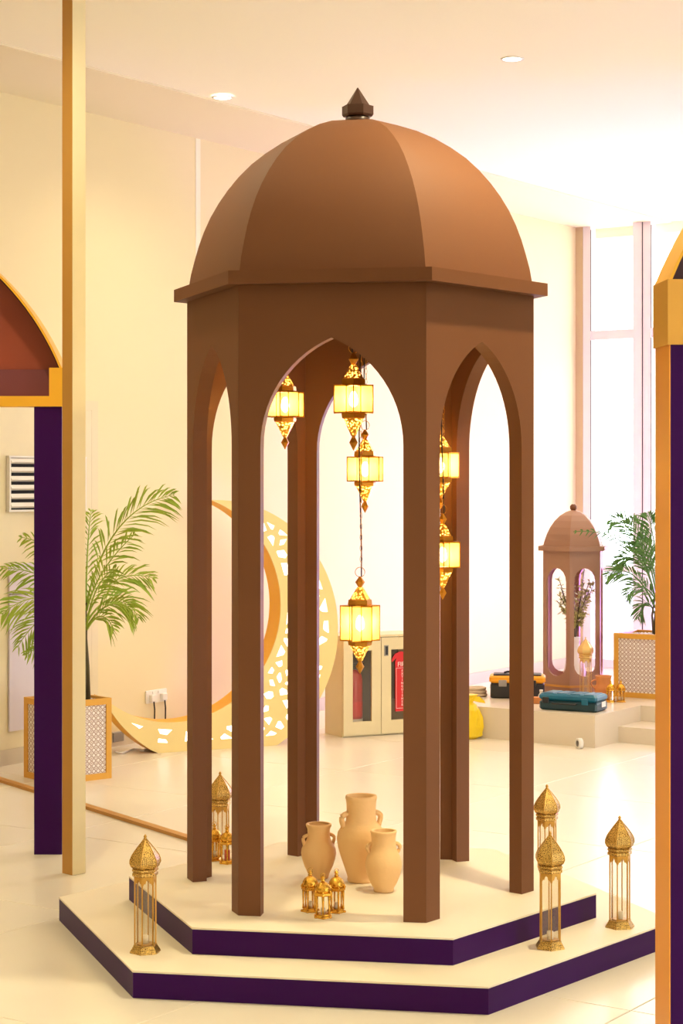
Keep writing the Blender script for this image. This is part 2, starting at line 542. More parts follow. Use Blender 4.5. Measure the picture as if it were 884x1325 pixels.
# purple stage light standing on the floor by the windows (hidden behind the planter)
lp = Vector((2.62, 13.75, .103))
up = empty('purple_uplight', lp, 0, 'small black stand spotlight with a purple beam by the tall windows', 'spotlight')
MB().lathe([(.12, 0), (.12, .015), (.02, .02), (.02, .42), (.06, .43), (.06, .56), (.05, .57)], 16).build('housing', 'black', up)
MB().lathe([(.045, .571), (.045, .574)], 16).build('lens', mat_emit('purple_lens', (170, 90, 255), 12), up)
l = bpy.data.lights.new('lamp_light', 'POINT'); l.energy = 160; l.color = (.5, .2, 1.0); l.shadow_soft_size = .05
o = bpy.data.objects.new('lamp_light', l); COL.objects.link(o); o.parent = up; o.location = (0, 0, .62)

# ================================================================== PAVILION
PC = Vector((.061, 7.094, 0)); TH = math.radians(-9.657)
HU, HL = .0907, .0899
Z1 = HL; Z2 = HL + HU
R_W, R_C, R_U, R_L, H_W, H_C = .6602, .7118, .8904, 1.1697, 2.2, .0469
def platform(name, label, r, z0, z1):
    e = empty(name, (PC.x, PC.y, z0), TH, label, 'platform', 'purple-edged hexagonal platforms')
    h = z1 - z0
    MB().prism(hexpts(r, 0), h - .006, h).build('top_board', 'platform_top', e)
    a = r * math.cos(math.pi / 6)
    for k in range(6):
        m = math.pi / 6 + k * math.pi / 3
        n = Vector((math.cos(m), math.sin(m), 0)); t = Vector((-math.sin(m), math.cos(m), 0))
        th = .018; hs = r / 2 - .0005; hi = hs - th * math.tan(math.pi / 6)
        q = [n * (a - .001) - t * hs, n * (a - .001) + t * hs, n * (a - th) + t * hi, n * (a - th) - t * hi]
        MB().rings([[(p.x, p.y, .0) for p in q], [(p.x, p.y, h - .0065) for p in q]]).build('side_panel', 'purple', e)
    return e
platform('hexagonal_platform', 'wide lower cream hexagonal platform with purple sides on the tiled floor', R_L, 0, Z1)
platform('hexagonal_platform', 'smaller upper cream hexagonal platform with purple sides under the brown pavilion', R_U, Z1, Z2)

def pointed_arch(a, z0, zs, h, n=14):
    """inverted U outline of a pointed arch opening, from right foot over the apex to the left foot"""
    e = (h * h - a * a) / (2 * a); R = a + e
    pts = [(a, z0), (a, zs)]
    amax = math.acos(e / R)
    for i in range(1, n + 1):
        t = amax * i / n
        pts.append((-e + R * math.cos(t), zs + R * math.sin(t)))
    left = [(-x, z) for x, z in reversed(pts[:-1])]
    return pts + left

pav = empty('domed_pavilion', (PC.x, PC.y, Z2), TH, 'tall brown hexagonal pavilion with pointed arches and a ribbed dome', 'pavilion')
T_W = .055; half = R_W / 2; apo = R_W * math.cos(math.pi / 6)
arch = pointed_arch(half - .079, 0, 1.638, .375)
for k in range(6):
    m = math.pi / 6 + k * math.pi / 3
    n = Vector((math.cos(m), math.sin(m), 0)); t = Vector((-math.sin(m), math.cos(m), 0))
    loop = [(half, 0), (half, H_W), (-half, H_W), (-half, 0)] + list(reversed(arch))
    def place(x, z, d):
        xx = x
        if abs(abs(x) - half) < 1e-6: xx = math.copysign(half - .0004 - d * math.tan(math.pi / 6), x)
        p = n * (apo - d) + t * xx
        return (p.x, p.y, z)
    MB().plate([loop], place, T_W).build('arched_panel', 'brown', pav)
MB().prism(hexpts(R_C, 0), H_W + .0005, H_W + H_C).build('cornice', 'brown', pav)
prof = [(1, 0), (.985, .09), (.962, .18), (.938, .265), (.908, .35), (.868, .44), (.82, .525), (.765, .605), (.70, .685), (.625, .76),
        (.54, .825), (.445, .885), (.34, .935), (.23, .972), (.12, .993), (.05, 1.0)]
DH = .62; z_d = H_W + H_C
dome = empty('dome', (0, 0, z_d)); dome.parent = pav
for k in range(6):
    a0, a1 = k * math.pi / 3, (k + 1) * math.pi / 3
    rows = []
    for off in (0, .014):
        for r, h in prof:
            rr = R_W * .992 * r - off; zz = DH * h - off * .6 * (h > 0)
            rr = max(rr, .004)
            rows.append([(rr * math.cos(a0), rr * math.sin(a0), zz), (rr * math.cos(a1), rr * math.sin(a1), zz)])
    n = len(prof); mb = MB(); vs_ = [p for r in rows for p in r]; fs = []
    mb.add([p for r_ in rows[:n] for p in r_], [(2 * i, 2 * i + 1, 2 * i + 3, 2 * i + 2) for i in range(n - 1)], True)
    for i in range(n - 1):
        fs.append((2 * (n + i), 2 * (n + i) + 2, 2 * (n + i) + 3, 2 * (n + i) + 1))
        fs.append((2 * i, 2 * i + 2, 2 * (n + i) + 2, 2 * (n + i)))
        fs.append((2 * i + 1, 2 * (n + i) + 1, 2 * (n + i) + 3, 2 * i + 3))
    fs.append((0, 2 * n, 2 * n + 1, 1)); fs.append((2 * (n - 1), 2 * n - 1, 4 * n - 1, 4 * n - 2))
    mb.add(vs_, fs)
    mb.build('dome_panel', 'brown', dome)
fin = empty('finial', (0, 0, z_d + DH)); fin.parent = pav
MB().lathe([(.046, -.012), (.046, .012), (.040, .018)], 24).build('neck', 'brown_dark', fin)
MB().rings([[(x, y, .018) for x, y in hexpts(.054, 0)], [(x, y, .026) for x, y in hexpts(.060, 0)], [(x, y, .058) for x, y in hexpts(.060, 0)],
            [(x, y, .060) for x, y in hexpts(.046, 0)], [(x, y, .128) for x, y in hexpts(.002, 0)]]).build('spike', 'brown_dark', fin)

# ================================================================== HANGING LANTERNS
Z_HANG = Z2 + H_W
def hanging_lantern(u, v_body, y, bh, label, rot, sc=1.0):
    """v_body: pixel row of the middle of the glass body"""
    p = PY(u, v_body, y)
    e = empty('hanging_lantern', p, rot, label, 'lantern', 'brass lanterns hanging in the pavilion')
    ro, ri, hb = .073 * sc, .046 * sc, bh / 2
    star = []
    for i in range(12):
        a = i * math.pi / 6
        r = ro if i % 2 == 0 else ri
        star.append((r * math.cos(a), r * math.sin(a)))
    for z in (-hb, hb - .005):
        hole = [(.034 * sc * math.cos(-i * math.pi / 3), .034 * sc * math.sin(-i * math.pi / 3)) for i in range(6)]
        MB().plate([star, hole], lambda x, y_, d: (x, y_, z + d), .005).build('star_plate', 'lamp_brass', e)
    bars = MB()
    for x, y_ in star: bars.tube([(x, y_, -hb), (x, y_, hb)], .0022, 5)
    bars.build('cage_bars', 'lamp_brass', e)
    for i in range(12):
        x0, y0 = star[i]; x1, y1 = star[(i + 1) % 12]
        d = Vector((x1 - x0, y1 - y0, 0)); L = d.length; c = Vector(((x0 + x1) / 2, (y0 + y1) / 2, 0))
        MB().box(c, (L - .004, .0015, bh - .012), math.atan2(d.y, d.x)).build('pane', 'amber', e)
    s = sc
    top = MB(); top.lathe([(.043 * s, hb), (.045 * s, hb + .004), (.043 * s, hb + .020 * s), (.036 * s, hb + .022 * s)], 6, smooth=False, cap0=False, cap1=False); top.build('collar', 'lamp_brass', e)
    MB().lathe([(.038 * s, hb + .021 * s), (.011 * s, hb + .066 * s)], 6, smooth=False, cap0=False).build('pierced_cap', 'lamp_pierced', e)
    f = MB().lathe([(.007 * s, hb + .064 * s), (.008 * s, hb + .068 * s), (.018 * s, hb + .085 * s), (.006 * s, hb + .102 * s), (.004 * s, hb + .106 * s)], 6, smooth=False).build('top_finial', 'lamp_brass', e)
    ring = MB(); rc_ = hb + .122 * s
    ring.tube([(.018 * s * math.cos(a), 0, rc_ + .018 * s * math.sin(a)) for a in [i * math.pi / 10 for i in range(20)]], .0013, 5, closed=True)
    ring.build('hanging_ring', 'lamp_brass', f)
    MB().lathe([(.036 * s, -hb - .018 * s), (.043 * s, -hb - .016 * s), (.045 * s, -hb - .004), (.043 * s, -hb)], 6, smooth=False, cap0=False, cap1=False).build('collar', 'lamp_brass', e)
    MB().lathe([(.009 * s, -hb - .074 * s), (.038 * s, -hb - .017 * s)], 6, smooth=False, cap1=False).build('pierced_cap', 'lamp_pierced', e)
    MB().lathe([(.001, -hb - .122 * s), (.016 * s, -hb - .096 * s), (.006 * s, -hb - .078 * s), (.008 * s, -hb - .073 * s)], 6, smooth=False).build('bottom_finial', 'lamp_brass', e)
    # bulb
    MB().lathe([(.002, -.030), (.013, -.020), (.017, -.004), (.012, .016), (.004, .03)], 12).build('bulb', 'bulb', e)
    MB().lathe([(.007, .028), (.007, .028 + max(.005, hb - .03))], 8).build('bulb_socket', 'lamp_brass', e)
    lamp_point((0, 0, 0), HANG_W, (1.0, .72, .34), .031, e)
    # cord up to the underside of the canopy, with a slack chain beside it
    ztop = Z_HANG - p.z
    z0 = hb + .105 * s
    L = ztop - z0
    if L > .02:
        pts = []
        for i in range(15):
            q = i / 14
            pts.append((.006 * math.sin(q * 7 + u) * (1 - q), .004 * math.sin(q * 5), z0 + L * q))
        MB().tube(pts, .0025, 6).build('cord', 'cord', e)
        ch = MB(); nl = max(2, int(L / .022)); zc = rc_ + .018 * s
        L2 = ztop - zc; nl = max(2, int(L2 / .020))
        for i in range(nl):
            zz = zc + L2 * (i + .5) / nl; hh = L2 / nl * .62
            if i % 2: q = [(.0045 * math.cos(a) + .004, 0, zz + hh * math.sin(a)) for a in [k * math.pi / 4 for k in range(8)]]
            else: q = [(.004, .0045 * math.cos(a), zz + hh * math.sin(a)) for a in [k * math.pi / 4 for k in range(8)]]
            ch.tube(q, .0009, 4, closed=True)
        ch.build('chain', 'lamp_brass', e)
    return e
hanging_lantern(369, 523.5, 7.20, .098, 'short amber glass star lantern hanging alone in the arch next to the crescent moon', .30)
hanging_lantern(457.5, 516.5, 6.72, .100, 'amber glass brass lantern hanging highest, just under the front arch point', .52, 1.09)
hanging_lantern(472.5, 607, 7.38, .098, 'amber glass brass lantern hanging directly below the topmost lantern', .30)
hanging_lantern(466, 806, 6.98, .132, 'tall-bodied amber glass lantern hanging lowest on a long cord over the clay jars', .1)
hanging_lantern(570, 602, 7.38, .100, 'brass lantern hanging behind the front post, upper of the pair there', .9)
hanging_lantern(573, 717.5, 7.20, .100, 'brass lantern hanging behind the front post, lower of the pair there', .52)

# ================================================================== STANDING LANTERNS
def tall_lantern_proto(far=False):
    e = empty('floor_lantern', (0, 0, 0))
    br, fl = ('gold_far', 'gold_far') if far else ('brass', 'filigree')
    H = lambda r, z: [(x, y, z) for x, y in hexpts(r, 0)]
    MB().rings([H(.056, 0), H(.055, .006), H(.043, .024), H(.043, .028)]).build('base', fl, e)
    for k in range(6):
        a = k * math.pi / 3
        MB().box((.038 * math.cos(a), .038 * math.sin(a), .151), (.0042, .0042, .246), a).build('corner_post', br, e)
    # valance: pointed cut-outs under the collar
    for k in range(6):
        m = math.pi / 6 + k * math.pi / 3
        n = Vector((math.cos(m), math.sin(m), 0)); t = Vector((-math.sin(m), math.cos(m), 0))
        ap = .038 * math.cos(math.pi / 6); w_ = .0175
        loop = [(w_, .238), (w_, .274), (-w_, .274), (-w_, .238), (-.0125, .250), (-.0075, .249), (-.0055, .258), (0, .266), (.0055, .258), (.0075, .249), (.0125, .250)]
        MB().plate([loop], lambda x, z, d: tuple((n * (ap + .0015 - d) + t * x)[:2]) + (z,), .002).build('valance', br, e)
        MB().plate([[(w_ - .003, .028), (w_ - .003, .27), (-w_ + .003, .27), (-w_ + .003, .028)]], lambda x, z, d: tuple((n * (ap - .0012 - d) + t * x)[:2]) + (z,), .001).build('glass_pane', 'pane', e)
    MB().rings([H(.042, .272), H(.047, .276), H(.047, .284), H(.043, .288), H(.048, .292), H(.048, .298), H(.040, .302)]).build('collar', fl, e)
    rp = [(.041, .300), (.050, .308), (.0555, .320), (.0545, .332), (.049, .346), (.038, .362), (.024, .380), (.012, .394), (.006, .402)]
    roof = MB().rings([H(r, z) for r, z in rp]).build('roof', fl, e)
    ribs = MB()
    for k in range(6):
        a = k * math.pi / 3
        ribs.tube([((r + .0005) * math.cos(a), (r + .0005) * math.sin(a), z) for r, z in rp], .0016, 5)
    ribs.build('roof_rib', br, roof)
    MB().lathe([(.005, .400), (.007, .404), (.004, .408), (.0065, .413), (.001, .421)], 10).build('finial', br, roof)
    if not far:
        MB().tube([(-.002 - .016 * math.sin(a), .002, .402 - .016 * (1 - math.cos(a)) - .012 * math.sin(a / 2)) for a in [i * math.pi / 8 for i in range(14)]], .0009, 5).build('wire_handle', 'grey', roof)
        MB().lathe([(.012, .0285), (.012, .058), (.010, .060)], 14).build('candle', 'candle', e)
        MB().lathe([(.030, .0282), (.030, .031), (.026, .032)], 14).build('candle_tray', br, e)
    return e
LAN = [(PY(188, 1232, 6.44), .35, 'tall brass lantern with white candle on the lower platform by its left purple corner', 1),
       (Vector((.719, 6.50, Z1)), .52, 'tall brass candle lantern on the lower platform in front of the right brown post', 1),
       (Vector((1.003, 6.80, Z1)), .15, 'tall brass candle lantern standing apart near the gold and purple booth', 1),
       (Vector((.817, 7.50, Z1)), .2, 'tall brass lantern on the lower platform half hidden behind the right brown post', 1),
       (Vector((-.504, 7.83, Z1)), .35, 'tall brass lantern behind the pavilion, seen between its two left brown posts', 1)]
proto = tall_lantern_proto()
for k, (p, r, lab, s) in enumerate(LAN):
    o = proto if k == 0 else copy_tree(proto)
    o.location = (p.x, p.y, Z1); o.rotation_euler = (0, 0, r); o.scale = (.97, .97, .955)
    tag(o, lab, 'lantern', 'tall brass floor lanterns')
far = tall_lantern_proto(True)
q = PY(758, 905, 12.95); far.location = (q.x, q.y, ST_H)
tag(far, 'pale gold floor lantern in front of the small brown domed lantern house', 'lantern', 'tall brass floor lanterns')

def small_lantern_proto():
    e = empty('small_lantern', (0, 0, 0))
    H = lambda r, z: [(x, y, z) for x, y in hexpts(r, 0)]
    MB().rings([H(.031, 0), H(.031, .005), H(.026, .010), H(.026, .014)]).build('base', 'gold', e)
    for k in range(6):
        a = k * math.pi / 3
        MB().tube([(.025 * math.cos(a), .025 * math.sin(a), z) for z in (.012, .03, .05, .078)], [.0045, .0028, .0036, .0045], 6).build('column', 'gold', e)
        MB().lathe([(.005, 0), (.006, .004), (.003, .008)], 8, (.029 * math.cos(a), .029 * math.sin(a), 0)).build('foot', 'gold', e)
    MB().rings([H(.0205, .014), H(.0205, .078)], False, False).build('glass', 'pane', e)
    MB().rings([H(.028, .076), H(.032, .080), H(.032, .086), H(.027, .090)]).build('collar', 'gold', e)
    d = MB().lathe([(.027, .089), (.029, .097), (.027, .107), (.020, .117), (.010, .123), (.006, .125)], 12).build('dome', 'gold', e)
    MB().lathe([(.006, .124), (.009, .129), (.005, .133), (.0075, .138), (.002, .147)], 10).build('finial', 'gold', d)
    MB().tube([(.010 * math.cos(a), 0, .143 + .010 * math.sin(a)) for a in [i * math.pi / 7 for i in range(14)]], .0012, 5, closed=True).build('ring', 'gold', d)
    for k in range(6):
        a = k * math.pi / 3
        MB().lathe([(.004, .086), (.005, .091), (.001, .100)], 7, (.029 * math.cos(a), .029 * math.sin(a), 0)).build('spike', 'gold', e)
    MB().lathe([(.008, .0145), (.008, .034), (.007, .035)], 10).build('candle', 'candle', e)
    return e
SM = [(P(401.5, 1179, Z2), .2, 'small shiny gold lantern of the trio, standing before the squat clay jar', 'gold tealight lanterns in front of the jars'),
      (P(418, 1187, Z2), .55, 'small shiny gold lantern at the front of the trio before the clay jars', 'gold tealight lanterns in front of the jars'),
      (P(435.5, 1180, Z2), .8, 'small shiny gold lantern of the trio before the tallest clay jar', 'gold tealight lanterns in front of the jars'),
      (P(277.5, 1113, Z2), .3, 'small gold lantern beside the left rear brown post, clear glass', 'gold tealight lanterns by the left posts'),
      (P(294, 1117, Z2), .6, 'small gold lantern with an orange-red glow behind the front left brown post', 'gold tealight lanterns by the left posts'),
      (P(790.5, 908.5, ST_H), .2, 'small gold lantern on the raised floor touching the clay jug', 'gold tealight lanterns on the raised floor'),
      (P(803.5, 908.5, ST_H), .5, 'small gold lantern on the raised floor in front of the lattice planter', 'gold tealight lanterns on the raised floor')]
sp = small_lantern_proto()
for k, (p, r, lab, g) in enumerate(SM):
    o = sp if k == 0 else copy_tree(sp)
    o.location = p; o.rotation_euler = (0, 0, r)
    tag(o, lab, 'lantern', g)
    if k == 4:
        for ch in o.children:
            if ch.name.startswith('candle'):
                ch.data = ch.data.copy(); ch.data.materials[0] = mat('orange_red_candle', (200, 60, 20), 0.5)
                ch['label'] = 'orange-red candle'
                ch.scale = (1.4, 1.4, 1.9); ch.location = (0, 0, -.0125)

# ================================================================== CLAY JARS
def jar(p, h, prof, rot, label, name='clay_jar', hs=(.7, .9), hr=.26, hw=.55, handles=2, m='terracotta'):
    e = empty(name, p, rot, label, 'jar', 'terracotta jars')
    pr = [(r * h, z * h) for r, z in prof]
    n0 = len(pr)
    inner = [(max(r - .012 * h / .25, .01), z) for r, z in reversed(pr) if z > h * .55]
    inner[0] = (pr[-1][0] - .010, pr[-1][1] - .001)
    MB().lathe(pr + inner, 40).build('body', m, e)
    def rad(z):
        for (r0, z0), (r1, z1) in zip(pr, pr[1:]):
            if z0 <= z <= z1: return r0 + (r1 - r0) * (z - z0) / max(1e-6, z1 - z0)
        return pr[-1][0]
    for sx in ((-1, 1) if handles == 2 else (-1,)):
        za, zb = hs[0] * h, hs[1] * h
        ra, rb = rad(za) - .004, rad(zb) - .004
        out = max(ra, rb) + hw * (zb - za)
        pts = []
        for i in range(13):
            q = i / 12; a = math.pi * q
            base = ra + (rb - ra) * q
            pts.append((sx * (base + (out - base) * math.sin(a) ** .8), 0, za + (zb - za) * (q + .12 * math.sin(a) * 1.0)))
        MB().tube(pts, h * .032, 8).build('handle', m, e)
    return e
P_BIG = [(.155, 0), (.165, .02), (.16, .05), (.19, .15), (.235, .28), (.27, .40), (.285, .50), (.275, .57), (.24, .63), (.20, .67), (.178, .71), (.17, .80), (.172, .90), (.18, .95), (.186, .975), (.18, 1.0)]
P_MED = [(.17, 0), (.18, .025), (.20, .09), (.26, .22), (.305, .36), (.325, .46), (.315, .54), (.275, .62), (.235, .68), (.215, .73), (.205, .82), (.21, .91), (.235, .965), (.237, .985), (.228, 1.0)]
P_SML = [(.16, 0), (.17, .025), (.165, .05), (.22, .14), (.275, .28), (.30, .40), (.30, .48), (.275, .57), (.235, .65), (.21, .70), (.20, .78), (.20, .87), (.208, .95), (.222, .98), (.215, 1.0)]
jar(P(467.5, 1140, Z2), .325, P_BIG, .35, 'tallest pale terracotta jar with two small handles at the back of the group', hs=(.64, .80), hw=.16)
jar(P(412.5, 1136, Z2), .208, P_MED, .25, 'squat pale terracotta jar with two handles behind the gold lantern trio', hs=(.60, .80), hw=.14)
jar(P(496.5, 1153, Z2), .225, P_SML, .15, 'small round-bellied pale terracotta jar with two loop handles next to the front right post', hs=(.63, .79), hw=.28)
jar(Vector((PY(781, 902, 12.85).x, 12.85, ST_H)), .165,
    [(.26, 0), (.30, .1), (.34, .28), (.36, .42), (.34, .55), (.30, .62), (.29, .72), (.33, .93), (.35, 1.0)], 0.2,
    'orange clay jug with one handle on the raised floor', 'clay_jug', hs=(.45, .85), hw=.5, handles=1, m='clay')

# ================================================================== CRESCENT MOON
mo = Vector((-1.11, 11.78, 0)); md = Vector((.906, .422, 0)).normalized(); mn = Vector((-md.y, md.x, 0))   # mn goes back
OC, OR = (.36, .735), .84
IC, IR = (.08, .90), .715
moon = empty('crescent_moon', mo, math.atan2(md.y, md.x), 'large yellow crescent moon box with lit cut-outs standing on the floor', 'decoration')
dx, dz = IC[0] - OC[0], IC[1] - OC[1]; dd = math.hypot(dx, dz)
aa = (OR * OR - IR * IR + dd * dd) / (2 * dd); hh = math.sqrt(OR * OR - aa * aa)
mx_, mz_ = OC[0] + aa * dx / dd, OC[1] + aa * dz / dd
T1 = (mx_ - hh * dz / dd, mz_ + hh * dx / dd); T2 = (mx_ + hh * dz / dd, mz_ - hh * dx / dd)
low, upt = (T1, T2) if T1[1] < T2[1] else (T2, T1)
def ang(c, p): return math.atan2(p[1] - c[1], p[0] - c[0])
a0 = ang(OC, low); a1 = ang(OC, upt)
while a1 < a0: a1 += 2 * math.pi
outer = []
N = 90
for i in range(N + 1):
    a = a0 + (a1 - a0) * i / N
    x, z = OC[0] + OR * math.cos(a), OC[1] + OR * math.sin(a)
    outer.append((x, max(z, 0.0)))
b0 = ang(IC, upt); b1 = ang(IC, low)
while b0 < b1: b0 += 2 * math.pi
inner = []
for i in range(1, 80):
    a = b0 + (b1 - b0) * i / 80
    inner.append((IC[0] + IR * math.cos(a), IC[1] + IR * math.sin(a)))
cres = outer + inner
# drop duplicates on the flat foot
c2 = [cres[0]]
for p in cres[1:]:
    if math.hypot(p[0] - c2[-1][0], p[1] - c2[-1][1]) > .004: c2.append(p)
cres = c2
rnd = random.Random(11)
holes, cents = [], []
def in_band(x, z, mo_=.05, mi_=.04):
    return math.hypot(x - OC[0], z - OC[1]) < OR - mo_ and math.hypot(x - IC[0], z - IC[1]) > IR + mi_ and z > .05
for tries in range(30000):
    x, z = rnd.uniform(-.45, 1.25), rnd.uniform(.03, 1.6)
    if not in_band(x, z, .062, .050): continue
    if all(math.hypot(x - cx, z - cz) > cr for cx, cz, cr in cents): cents.append((x, z, rnd.choice((.052, .066, .086))))
for x, z, cr in cents:
    poly = [(x - .075, z - .075), (x + .075, z - .075), (x + .075, z + .075), (x - .075, z + .075)]
    for cx, cz, _ in cents:
        dx_, dz_ = cx - x, cz - z; d_ = math.hypot(dx_, dz_)
        if d_ < 1e-6 or d_ > .25: continue
        nx, nz = dx_ / d_, dz_ / d_; lim = d_ / 2 - .009
        out = []
        for k in range(len(poly)):
            p_, q_ = poly[k], poly[(k + 1) % len(poly)]
            sp_, sq_ = (p_[0] - x) * nx + (p_[1] - z) * nz - lim, (q_[0] - x) * nx + (q_[1] - z) * nz - lim
            if sp_ <= 0: out.append(p_)
            if (sp_ < 0 < sq_) or (sq_ < 0 < sp_):
                f_ = sp_ / (sp_ - sq_); out.append((p_[0] + (q_[0] - p_[0]) * f_, p_[1] + (q_[1] - p_[1]) * f_))
        poly = out
        if len(poly) < 3: break
    if len(poly) < 3: continue
    moved = []
    for px, pz in poly:
        for _ in range(4):
            d_ = math.hypot(px - OC[0], pz - OC[1])
            if d_ > OR - .055: px, pz = OC[0] + (px - OC[0]) * (OR - .055) / d_, OC[1] + (pz - OC[1]) * (OR - .055) / d_
            d_ = math.hypot(px - IC[0], pz - IC[1])
            if d_ < IR + .042: px, pz = IC[0] + (px - IC[0]) * (IR + .042) / d_, IC[1] + (pz - IC[1]) * (IR + .042) / d_
        moved.append((px, max(pz, .055)))
    poly = moved
    area = abs(sum(poly[k - 1][0] * poly[k][1] - poly[k][0] * poly[k - 1][1] for k in range(len(poly)))) / 2
    if area < .0005 or rnd.random() < .12: continue
    gx, gz = sum(p[0] for p in poly) / len(poly), sum(p[1] for p in poly) / len(poly)
    sc_ = rnd.uniform(.62, .86)
    poly = [(gx + (p[0] - gx) * sc_ * rnd.uniform(.85, 1.05), gz + (p[1] - gz) * sc_ * rnd.uniform(.85, 1.05)) for p in poly]
    clean = [p for k, p in enumerate(poly) if math.hypot(p[0] - poly[k - 1][0], p[1] - poly[k - 1][1]) > .004]
    if len(clean) >= 3: holes.append(list(reversed(clean)))
MT = .19
MB().plate([cres] + holes, lambda x, z, d: (x, d, z), .010).build('pierced_front', 'moon_face', moon)
MB().plate([cres], lambda x, z, d: (x, MT - .010 + d, z), .010).build('back_panel', 'moon_side', moon)
rim = MB(); n = len(cres); vs_ = [(x, .0102, z) for x, z in cres] + [(x, MT - .0102, z) for x, z in cres]
rim.add(vs_, [(i, (i + 1) % n, n + (i + 1) % n, n + i) for i in range(n)])
ro = rim.build('edge_band', 'moon_side', moon)
sol = ro.modifiers.new('solid', 'SOLIDIFY'); sol.thickness = .008; sol.offset = -1
dif = []
for x, z in cres:
    do, di = math.hypot(x - OC[0], z - OC[1]), math.hypot(x - IC[0], z - IC[1])
    if abs(di - IR) < .002 and do < OR - .002:
        k_ = (IR + .035) / di; x, z = IC[0] + (x - IC[0]) * k_, IC[1] + (z - IC[1]) * k_
        if math.hypot(x - OC[0], z - OC[1]) > OR - .03: continue
    elif do > OR - .01:
        k_ = (OR - .035) / do; x, z = OC[0] + (x - OC[0]) * k_, OC[1] + (z - OC[1]) * k_
        if math.hypot(x - IC[0], z - IC[1]) < IR + .03: continue
    dif.append((x, max(z, .03)))
MB().plate([dif], lambda x, z, d: (x, .05 + d, z), .006).build('light_diffuser', 'moon_light', moon)

# ================================================================== PALMS AND PLANTERS
def frond(parent, base, ctrl, tip, nl, ll, seed, material, droop=.35, start=.22, face=Vector((0, -1, 0)), flat=.5, lw=.0065):
    rn = random.Random(seed)
    base, ctrl, tip = Vector(base), Vector(ctrl), Vector(tip)
    bez = lambda t: base * (1 - t) ** 2 + ctrl * 2 * t * (1 - t) + tip * t * t
    tan = lambda t: ((ctrl - base) * 2 * (1 - t) + (tip - ctrl) * 2 * t).normalized()
    mb = MB()
    mb.tube([bez(i / 12) for i in range(13)], [.006 * (1 - .8 * i / 12) + .001 for i in range(13)], 5)
    nl = int(nl * .85)
    for i in range(nl):
        t = start + (1 - start) * (i + .5) / nl
        p = bez(t); T = tan(t)
        side = T.cross(face).normalized()
        L = 1.5 * ll * (math.sin(math.pi * min(1, .18 + .80 * (t - start) / (1 - start))) ** .7) * rn.uniform(.85, 1.1)
        for s in (-1, 1):
            d = (T * rn.uniform(.8, 1.25) + side * s * rn.uniform(.45, .85) + face * rn.uniform(-flat, flat)).normalized()
            nrm = d.cross(T).normalized(); wv = d.cross(nrm).normalized() * (lw * rn.uniform(.8, 1.15))
            g = Vector((0, 0, -1)) * droop * L
            m1 = p + d * L * .4 + g * .12; m2 = p + d * L * .75 + g * .5; e_ = p + d * L + g
            fold = nrm * .002
            mb.add([p, m1 + wv + fold, m1 - wv + fold, m2 + wv * .7, m2 - wv * .7, e_, m1, m2],
                   [(0, 1, 6), (0, 6, 2), (1, 3, 7, 6), (6, 7, 4, 2), (3, 5, 7), (7, 5, 4)])
    return mb.build('frond', material, parent, fix=False)

def planter(loc, rz, w, h, label, flip=1):
    e = empty('planter_box', loc, rz, label, 'planter', 'lattice planter boxes')
    rl = .035
    for k in range(4):
        R = Matrix.Rotation(k * math.pi / 2, 3, 'Z')
        def pl(c, s, nm, mt):
            c = R @ Vector(c)
            return MB().box((0, 0, 0), s).build(nm, mt, e, c), k
        for nm, mt, c, s in (('panel', 'lattice', (0, -w / 2 + .012, h / 2), (w - .03, .008, h - .03)),
                             ('rail', 'gold_post', (0, -w / 2 + .009, h - rl / 2), (w - 2 * rl, .018, rl)),
                             ('rail', 'gold_post', (0, -w / 2 + .009, rl / 2), (w - 2 * rl, .018, rl)),
                             ('corner_stile', 'gold_post', (-w / 2 + rl / 2, -w / 2 + .009, h / 2), (rl, .018, h)),
                             ('corner_stile', 'gold_post', (w / 2 - rl / 2 - .009, -w / 2 + .009, h / 2), (rl - .018, .018, h))):
            o = MB().box((0, 0, 0), s).build(nm, mt, e, R @ Vector(c)); o.rotation_euler = (0, 0, k * math.pi / 2)
    MB().box((0, 0, h - .04), (w - .04, w - .04, .03)).build('soil', 'soil', e)
    pb = MB(); rn = random.Random(5)
    for i in range(170):
        x, y = rn.uniform(-1, 1) * (w / 2 - .035), rn.uniform(-1, 1) * (w / 2 - .035); r = rn.uniform(.008, .016)
        pb.lathe([(r * .3, -r * .6), (r, 0), (r * .35, r * .6)], 6, (x, y, h - .020), rn.uniform(0, 1))
    tag(pb.build('pebbles', 'pebble', e), kind='stuff')
    return e
PW, PH = .36, .459
lp_c = P(144.5, 1006.8) ; ra = math.radians(41)
ctr = lp_c + Vector((-math.cos(ra), -math.sin(ra), 0)) * PW / 2 + Vector((-math.sin(ra), math.cos(ra), 0)) * PW / 2
planter((ctr.x, ctr.y, 0), ra, PW, PH, 'gold-framed lattice planter box on the tiled floor behind the purple post')
palm = empty('potted_palm', (ctr.x, ctr.y, PH - .025), 0, 'green palm growing from the planter behind the cream pole', 'plant')
def rel(u, v, y, o): return PY(u, v, y) - Vector(o.location)
yb = ctr.y
bx = rel(110, 895, yb, palm)
